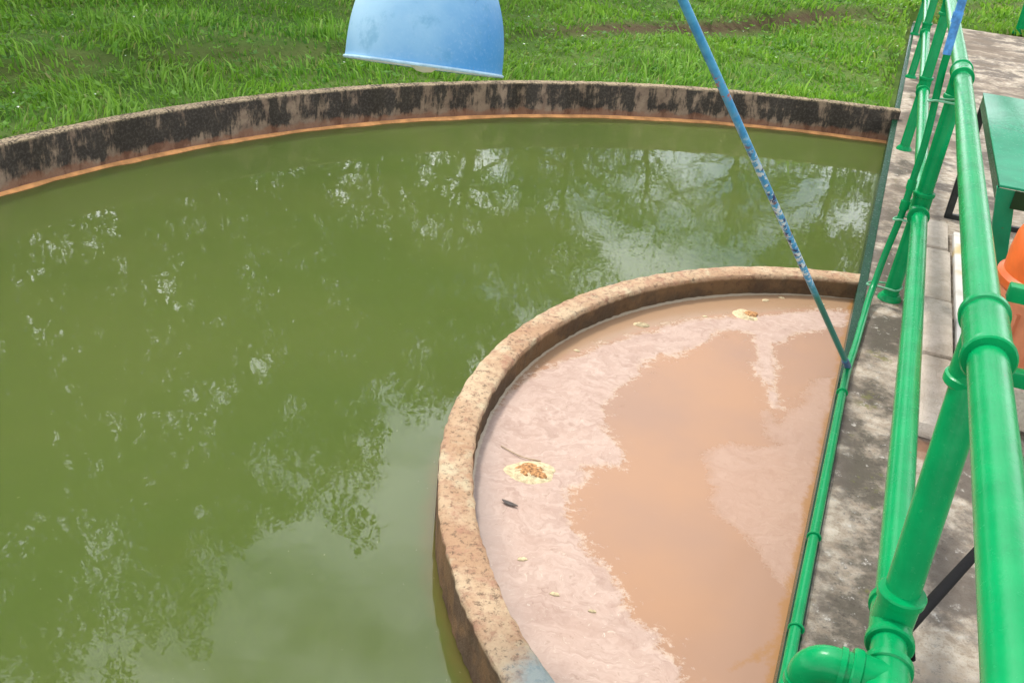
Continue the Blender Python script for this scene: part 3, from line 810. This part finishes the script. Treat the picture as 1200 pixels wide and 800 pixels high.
# grass: tufts of real blades
def grass():
    pts = []
    N = 560000
    x = rng.uniform(-10, 13, N); y = rng.uniform(3.5, 25, N)
    d = np.hypot(x, y)
    keepp = rng.uniform(0, 1, N) < np.clip(9.0 / d, .2, 1) ** 1.6
    rr = np.hypot(x - C_OUT[0], y - C_OUT[1])
    keepp &= rr > R_OUT + .07
    l = x * V[0] + y * V[1]; s = x * U[0] + y * U[1]
    keepp &= ~((l > L0 - .06) & (l < L1 + .06) & (s < 15.6))
    ang = np.degrees(np.arctan2(x, y)); keepp &= (ang > -46) & (ang < 38)
    bd = bank_d(x, y)
    thin = np.exp(-((bd - .10) / .13) ** 2) * (.45 + .5 * bare_patch(x, bd))
    path = np.exp(-((bd + .12) / .16) ** 2) * .35
    keepp &= rng.uniform(0, 1, N) > thin
    cl = np.sin(2.3 * x + 1.7 * np.sin(1.9 * y)) * np.sin(2.9 * y + 1.3 * np.sin(2.2 * x)) + .5 * np.sin(6.1 * x + 3 * np.sin(1.1 * y)) * np.sin(5.3 * y)
    keepp &= rng.uniform(0, 1, N) < np.clip(.82 + .25 * cl, .4, 1)
    x, y, cl, bd, path = x[keepp], y[keepp], cl[keepp], bd[keepp], path[keepp]
    n = len(x); z = gz(x, y) - .012
    # lean shared by neighbouring blades
    la = 3 * np.sin(.9 * x + 1.1 * np.sin(1.7 * y)) + 2 * np.sin(1.3 * y) + rng.normal(0, .9, n)
    le = np.clip(np.abs(rng.normal(.75, .4, n)), .05, 1.4)
    L = (.068 + .036 * np.clip(cl, -1, 1)) * rng.uniform(.6, 1.7, n) * (1 - .5 * path)
    L = np.where(rng.uniform(0, 1, n) < .04, L * 1.7, L)
    w = rng.uniform(.004, .0115, n) * np.clip(np.hypot(x, y) / 8.5, .9, 1.9)
    dx, dy = np.cos(la), np.sin(la)
    fa = rng.uniform(0, PI, n); sx, sy = np.cos(fa), np.sin(fa)
    B = np.column_stack([x, y, z])
    dirv = np.column_stack([dx, dy, np.zeros(n)]); side = np.column_stack([sx, sy, np.zeros(n)])
    up = np.array([0, 0, 1.0])
    mid = B + (L * .55)[:, None] * (np.sin(le * .5)[:, None] * dirv + np.cos(le * .5)[:, None] * up)
    tip = mid + (L * .5)[:, None] * (np.sin(np.clip(le * 1.6, 0, 1.75))[:, None] * dirv + np.cos(np.clip(le * 1.6, 0, 1.75))[:, None] * up)
    vv = np.stack([B - side * w[:, None], B + side * w[:, None], mid + side * (w * .85)[:, None], mid - side * (w * .85)[:, None], tip], 1).reshape(-1, 3)
    k = np.arange(n) * 5
    qd = np.column_stack([k, k + 1, k + 2, k + 3]); tr = np.column_stack([k + 3, k + 2, k + 4])
    o = np_mesh('grass', vv, qd, tr, mat_grass())
    tone = np.clip(rng.normal(.47 + .2 * np.clip(cl, -1, 1), .30, n), 0, 1)
    dry = np.where(rng.uniform(0, 1, n) < .06 + .45 * path, rng.uniform(.4, .95, n), 0)
    attr(o, 'tone', np.repeat(tone, 5)); attr(o, 'dry', np.repeat(dry, 5))
    tag(o, kind='stuff')
    # low broad leaved weeds and tiny pale flowers between the blades
    N2 = 9000
    x = rng.uniform(-9, 10, N2); y = rng.uniform(4, 18, N2)
    kp = (np.hypot(x - C_OUT[0], y - C_OUT[1]) > R_OUT + .2)
    l = x * V[0] + y * V[1]; s = x * U[0] + y * U[1]
    kp &= ~((l > L0 - .06) & (l < L1 + .06))
    kp &= np.sin(1.1 * x + 2) * np.sin(.9 * y + x * .4) + rng.normal(0, .4, N2) > .15
    x, y = x[kp], y[kp]; n = len(x)
    vv = []; qd = []; tone = []
    for xi, yi, in zip(x, y):
        zi = float(gz(xi, yi)); c = np.array([xi, yi, zi + rng.uniform(.03, .07)])
        a0 = rng.uniform(0, 6.28); t_ = rng.uniform(.0, .6)
        for k in range(4):
            a1 = a0 + k * 1.57 + rng.normal(0, .3); d1 = np.array([math.cos(a1), math.sin(a1), rng.uniform(.1, .7)]); s1 = np.array([-math.sin(a1), math.cos(a1), 0])
            ll = rng.uniform(.03, .06); b0 = len(vv)
            vv += [c, c + d1 * ll * .5 + s1 * ll * .33, c + d1 * ll, c + d1 * ll * .5 - s1 * ll * .33]
            qd.append((b0, b0 + 1, b0 + 2, b0 + 3)); tone += [t_] * 4
    o2 = np_mesh('weeds', np.array(vv), np.array(qd), None, o.data.materials[0])
    attr(o2, 'tone', tone); attr(o2, 'dry', np.zeros(len(vv))); tag(o2, kind='stuff')
    N3 = 900
    x = rng.uniform(-8, 9, N3); y = rng.uniform(5, 16, N3)
    kp = (np.hypot(x - C_OUT[0], y - C_OUT[1]) > R_OUT + .2) & ~((x * V[0] + y * V[1] > L0 - .06) & (x * V[0] + y * V[1] < L1 + .06))
    kp &= rng.uniform(0, 1, N3) < .28
    x, y = x[kp], y[kp]; vv = []; qd = []
    for xi, yi in zip(x, y):
        c = np.array([xi, yi, float(gz(xi, yi)) + rng.uniform(.07, .13)]); r = rng.uniform(.006, .012)
        b0 = len(vv)
        for k in range(6): vv.append(c + r * np.array([math.cos(k * PI / 3), math.sin(k * PI / 3), .25 * (-1) ** k]))
        qd += [(b0, b0 + 1, b0 + 2, b0 + 3), (b0, b0 + 3, b0 + 4, b0 + 5)]
    o3 = np_mesh('grass_flowers', np.array(vv), np.array(qd), None, mat_simple('pale_petals', (.62, .66, .55), .6))
    tag(o3, kind='stuff')
grass()

# ------------------------------------------------------------------ trees behind the grass (seen mirrored in the water)
BARK = mat_simple('grey_brown_bark', (.10, .08, .06), .9, .4, 9, .2, .9)
LEAFM = [mat_leaf('dark_leaves', (.018, .060, .010), (.055, .125, .018)), mat_leaf('mid_leaves', (.030, .085, .012), (.085, .16, .025)), mat_leaf('feathery_leaves', (.045, .085, .022), (.10, .15, .04))]
def tree_meshes(kind, seed):
    rr = np.random.default_rng(seed)
    H, spread, first, nb, nl, lsz = [(10.0, 3.6, .18, 26, 16000, .165), (10.0, 4.4, .26, 22, 15000, .19), (10.0, 2.7, .62, 14, 4600, .15)][kind]
    b = MB()
    tp = [np.array([.25 * math.sin(i * .9 + seed), .25 * math.cos(i * .7 + seed), H * .93 * i / 9]) for i in range(10)]
    tp[0][:2] = 0
    b.tube(tp, [.26 * (1 - .85 * (i / 9) ** .8) + .02 + (.10 if i == 0 else 0) for i in range(10)], 10)
    tips = []
    for i in range(nb):
        f = first + (1 - first) * (i / nb) ** .9 * .97
        k = f * 9 * .99; j = int(k); p0 = tp[j] * (1 - (k - j)) + tp[min(j + 1, 9)] * (k - j)
        a = i * 2.4 + rr.uniform(-.4, .4)
        u_ = (f - first) / (1 - first)
        ln = spread * (.45 + .75 * math.sin(PI * (.18 + .78 * u_))) * rr.uniform(.7, 1.15)
        rise = rr.uniform(.1, .6) * ln
        d = np.array([math.cos(a), math.sin(a), 0])
        pts = [p0, p0 + d * ln * .35 + Z3 * rise * .45, p0 + d * ln * .7 + Z3 * rise * .85 + rr.normal(0, .12, 3), p0 + d * ln + Z3 * rise + rr.normal(0, .2, 3)]
        b.tube(pts, [.085 * (1.1 - u_ * .6), .06 * (1.1 - u_ * .6), .035, .012], 6)
        for q_ in (.45, .6, .75, .88, 1.0, 1.05):
            c = pts[0] + (pts[3] - pts[0]) * q_ + rr.normal(0, .28, 3) + Z3 * .15
            tips.append((c, rr.uniform(.35, .75)))
            if q_ < 1 and rr.uniform() < .6:
                c2 = c + rr.normal(0, .55, 3); b.tube([pts[0] + (pts[3] - pts[0]) * (q_ - .1), c2], [.022, .008], 5); tips.append((c2, rr.uniform(.3, .6)))
    tips.append((tp[-1] + Z3 * .3, .6))
    C = np.array([t_[0] for t_ in tips]); S = np.array([t_[1] for t_ in tips])
    pick = rr.choice(len(C), nl, p=(S ** 2 * (C[:, 2] + 1)) / (S ** 2 * (C[:, 2] + 1)).sum())
    off = rr.normal(0, 1, (nl, 3)); off /= np.linalg.norm(off, axis=1)[:, None]
    off *= (rr.uniform(0, 1, nl) ** .45)[:, None]
    if kind == 2: off[:, 2] *= 1.6
    ctr = C[pick] + off * S[pick][:, None] * np.array([1.15, 1.15, .8])
    d = rr.normal(0, 1, (nl, 3)); d[:, 2] -= .3; d /= np.linalg.norm(d, axis=1)[:, None]
    s = np.cross(d, rr.normal(0, 1, (nl, 3))); s /= np.linalg.norm(s, axis=1)[:, None]
    L = lsz * rr.uniform(.6, 1.4, nl)[:, None]; W = L * (.36 if kind < 2 else .22)
    vv = np.stack([ctr - d * L * .5, ctr + s * W * .5, ctr + d * L * .5, ctr - s * W * .5], 1).reshape(-1, 3)
    k = np.arange(nl) * 4
    return b, vv, np.column_stack([k, k + 1, k + 2, k + 3]), np.repeat(np.clip(rr.normal(.45, .25, len(C))[pick] + rr.normal(0, .15, nl), 0, 1), 4)
protos = []
def make_tree(kind, seed):
    b, vv, q_, tone = tree_meshes(kind, seed)
    e = bpy.data.objects.new('tree', None); COL.objects.link(e)
    tr = b.build('trunk', BARK); tr.parent = e
    cr = np_mesh('crown', vv, q_, None, LEAFM[kind]); attr(cr, 'tone', tone); cr.parent = e
    return e
protos = [make_tree(0, 11), make_tree(1, 23), make_tree(2, 35)]
usedp = set()
# azimuth (deg), distance, height, prototype, turn
TREES = [(-50, 14, 12.0, 0, .4), (-40, 15.5, 13.0, 1, 1.2), (-31.5, 16.5, 11.9, 0, 2.2), (-25, 15.0, 10.3, 1, .3), (-18.8, 16.0, 9.9, 0, 3.1), (-13.5, 17.0, 8.6, 1, 4.0), (-8.6, 18.5, 8.7, 0, 1.6), (-4.2, 20.0, 9.4, 1, 5.1), (.2, 22.0, 8.2, 0, 4.6),
         (2.2, 26, 8.6, 2, .7), (6.8, 29, 8.2, 2, 2.0), (12.5, 25.0, 7.0, 2, 3.3), (18.0, 27, 8.4, 1, 1.0), (24.5, 25, 9.5, 0, 4.4), (32, 24, 10, 1, 2.8),
         (-27, 25, 12, 1, 5.5), (-18, 27, 10.5, 0, .9), (-35, 24, 13, 0, 1.9), (-10, 29, 11, 1, 2.5)]
for i, (az, D, h, k, rot) in enumerate(TREES):
    pr = protos[k]
    if k in usedp:
        e = pr.copy(); COL.objects.link(e)
        for ch in list(pr.children):
            c2 = ch.copy(); COL.objects.link(c2); c2.parent = e
    else: e = pr; usedp.add(k)
    x = D * math.sin(math.radians(az)); y = D * math.cos(math.radians(az))
    e.location = (x, y, float(gz(x, y)) - .05); sc_ = h / 10.0
    wd = (.82, .66, 1.0)[k]; e.scale = (sc_ * wd, sc_ * wd, sc_); e.rotation_euler = (0, 0, rot)
    tag(e, ['dark leafy tree standing beyond the grass, mirrored in the green water', 'broad spreading tree standing beyond the grass, mirrored in the green water', 'open feathery tree beyond the grass with sky showing under its crown'][k], 'tree', ['dark trees beyond the grass', 'broad trees beyond the grass', 'feathery trees beyond the grass'][k])

# ------------------------------------------------------------------ light, sky, camera
EL, SAZ = math.radians(56), math.radians(-28)      # azimuth from +Y towards +X
sd = Vector((math.cos(EL) * math.sin(SAZ), math.cos(EL) * math.cos(SAZ), math.sin(EL)))
su = bpy.data.lights.new('sun', 'SUN'); su.energy = 3.4; su.angle = math.radians(7); su.color = (1, .955, .88)
so = bpy.data.objects.new('sun', su); COL.objects.link(so); so.rotation_euler = sd.to_track_quat('Z', 'Y').to_euler(); so.location = (0, 0, 20)

w = bpy.data.worlds.new('World'); sc.world = w; w.use_nodes = True
t = w.node_tree; t.nodes.clear()
out = t.nodes.new('ShaderNodeOutputWorld'); bg = t.nodes.new('ShaderNodeBackground'); bg.inputs[1].default_value = .15
sky = t.nodes.new('ShaderNodeTexSky'); sky.sky_type = 'NISHITA'; sky.sun_disc = False; sky.sun_elevation = EL; sky.sun_rotation = SAZ
sky.air_density = 1.0; sky.dust_density = .6; sky.ozone_density = 1.4
tc = t.nodes.new('ShaderNodeTexCoord'); mp = t.nodes.new('ShaderNodeMapping'); mp.inputs['Scale'].default_value = (1, 1, 1.9); mp.inputs['Location'].default_value = (.31, .2, .1)
nz = t.nodes.new('ShaderNodeTexNoise'); nz.inputs['Scale'].default_value = 2.3; nz.inputs['Detail'].default_value = 8; nz.inputs['Roughness'].default_value = .56
cr = t.nodes.new('ShaderNodeValToRGB'); cr.color_ramp.elements[0].position = .40; cr.color_ramp.elements[1].position = .56
mx = t.nodes.new('ShaderNodeMix'); mx.data_type = 'RGBA'; mx.inputs[7].default_value = (17, 17.5, 18.5, 1)
sx = t.nodes.new('ShaderNodeSeparateXYZ'); t.links.new(tc.outputs['Generated'], sx.inputs[0])
t.links.new(tc.outputs['Generated'], mp.inputs[0]); t.links.new(mp.outputs[0], nz.inputs[0]); lo = t.nodes.new('ShaderNodeMapRange'); t.links.new(sx.outputs[2], lo.inputs[0])
for k_, v_ in ((1, .26), (2, .50), (3, .035), (4, 0.0)): lo.inputs[k_].default_value = v_
ad = t.nodes.new('ShaderNodeMath'); ad.operation = 'ADD'; t.links.new(nz.outputs[0], ad.inputs[0]); t.links.new(lo.outputs[0], ad.inputs[1])
t.links.new(ad.outputs[0], cr.inputs[0])
# clouds glow towards the sun
dt = t.nodes.new('ShaderNodeVectorMath'); dt.operation = 'DOT_PRODUCT'; dt.inputs[1].default_value = sd
t.links.new(tc.outputs['Generated'], dt.inputs[0])
gl = t.nodes.new('ShaderNodeMapRange'); gl.interpolation_type = 'SMOOTHERSTEP'
for k_, v_ in ((1, .70), (2, 1.0), (3, 13.5), (4, 34.0)): gl.inputs[k_].default_value = v_
t.links.new(dt.outputs['Value'], gl.inputs[0])
ct = t.nodes.new('ShaderNodeVectorMath'); ct.operation = 'SCALE'; ct.inputs[0].default_value = (1, 1.02, 1.07)
hb = t.nodes.new('ShaderNodeMapRange'); t.links.new(sx.outputs[2], hb.inputs[0])
for k_, v_ in ((1, .30), (2, .52), (3, 1.75), (4, 1.0)): hb.inputs[k_].default_value = v_
mu = t.nodes.new('ShaderNodeMath'); mu.operation = 'MULTIPLY'; t.links.new(gl.outputs[0], mu.inputs[0]); t.links.new(hb.outputs[0], mu.inputs[1])
t.links.new(mu.outputs[0], ct.inputs['Scale']); t.links.new(ct.outputs[0], mx.inputs[7])
t.links.new(cr.outputs[0], mx.inputs[0]); t.links.new(sky.outputs[0], mx.inputs[6]); t.links.new(mx.outputs[2], bg.inputs[0]); t.links.new(bg.outputs[0], out.inputs[0])

cam = bpy.data.cameras.new('camera'); co = bpy.data.objects.new('camera', cam); COL.objects.link(co)
cam.sensor_width = 36; cam.lens = F_PX / 1200 * 36; cam.clip_start = .02; cam.clip_end = 2000
fwd = Vector((0, math.cos(PITCH), -math.sin(PITCH))); up0 = Vector((0, math.sin(PITCH), math.cos(PITCH)))
rt = math.cos(ROLL) * Vector((1, 0, 0)) + math.sin(ROLL) * up0; up = -math.sin(ROLL) * Vector((1, 0, 0)) + math.cos(ROLL) * up0
co.matrix_world = Matrix([[rt[i], up[i], -fwd[i], CAM[i]] for i in range(3)] + [[0, 0, 0, 1]])
sc.camera = co
vs = sc.view_settings; vs.view_transform = 'Standard'; vs.look = 'None'; vs.exposure = -0.07; vs.gamma = 1; vs.use_curve_mapping = False
sc.cycles.max_bounces = 6; sc.cycles.use_denoising = True
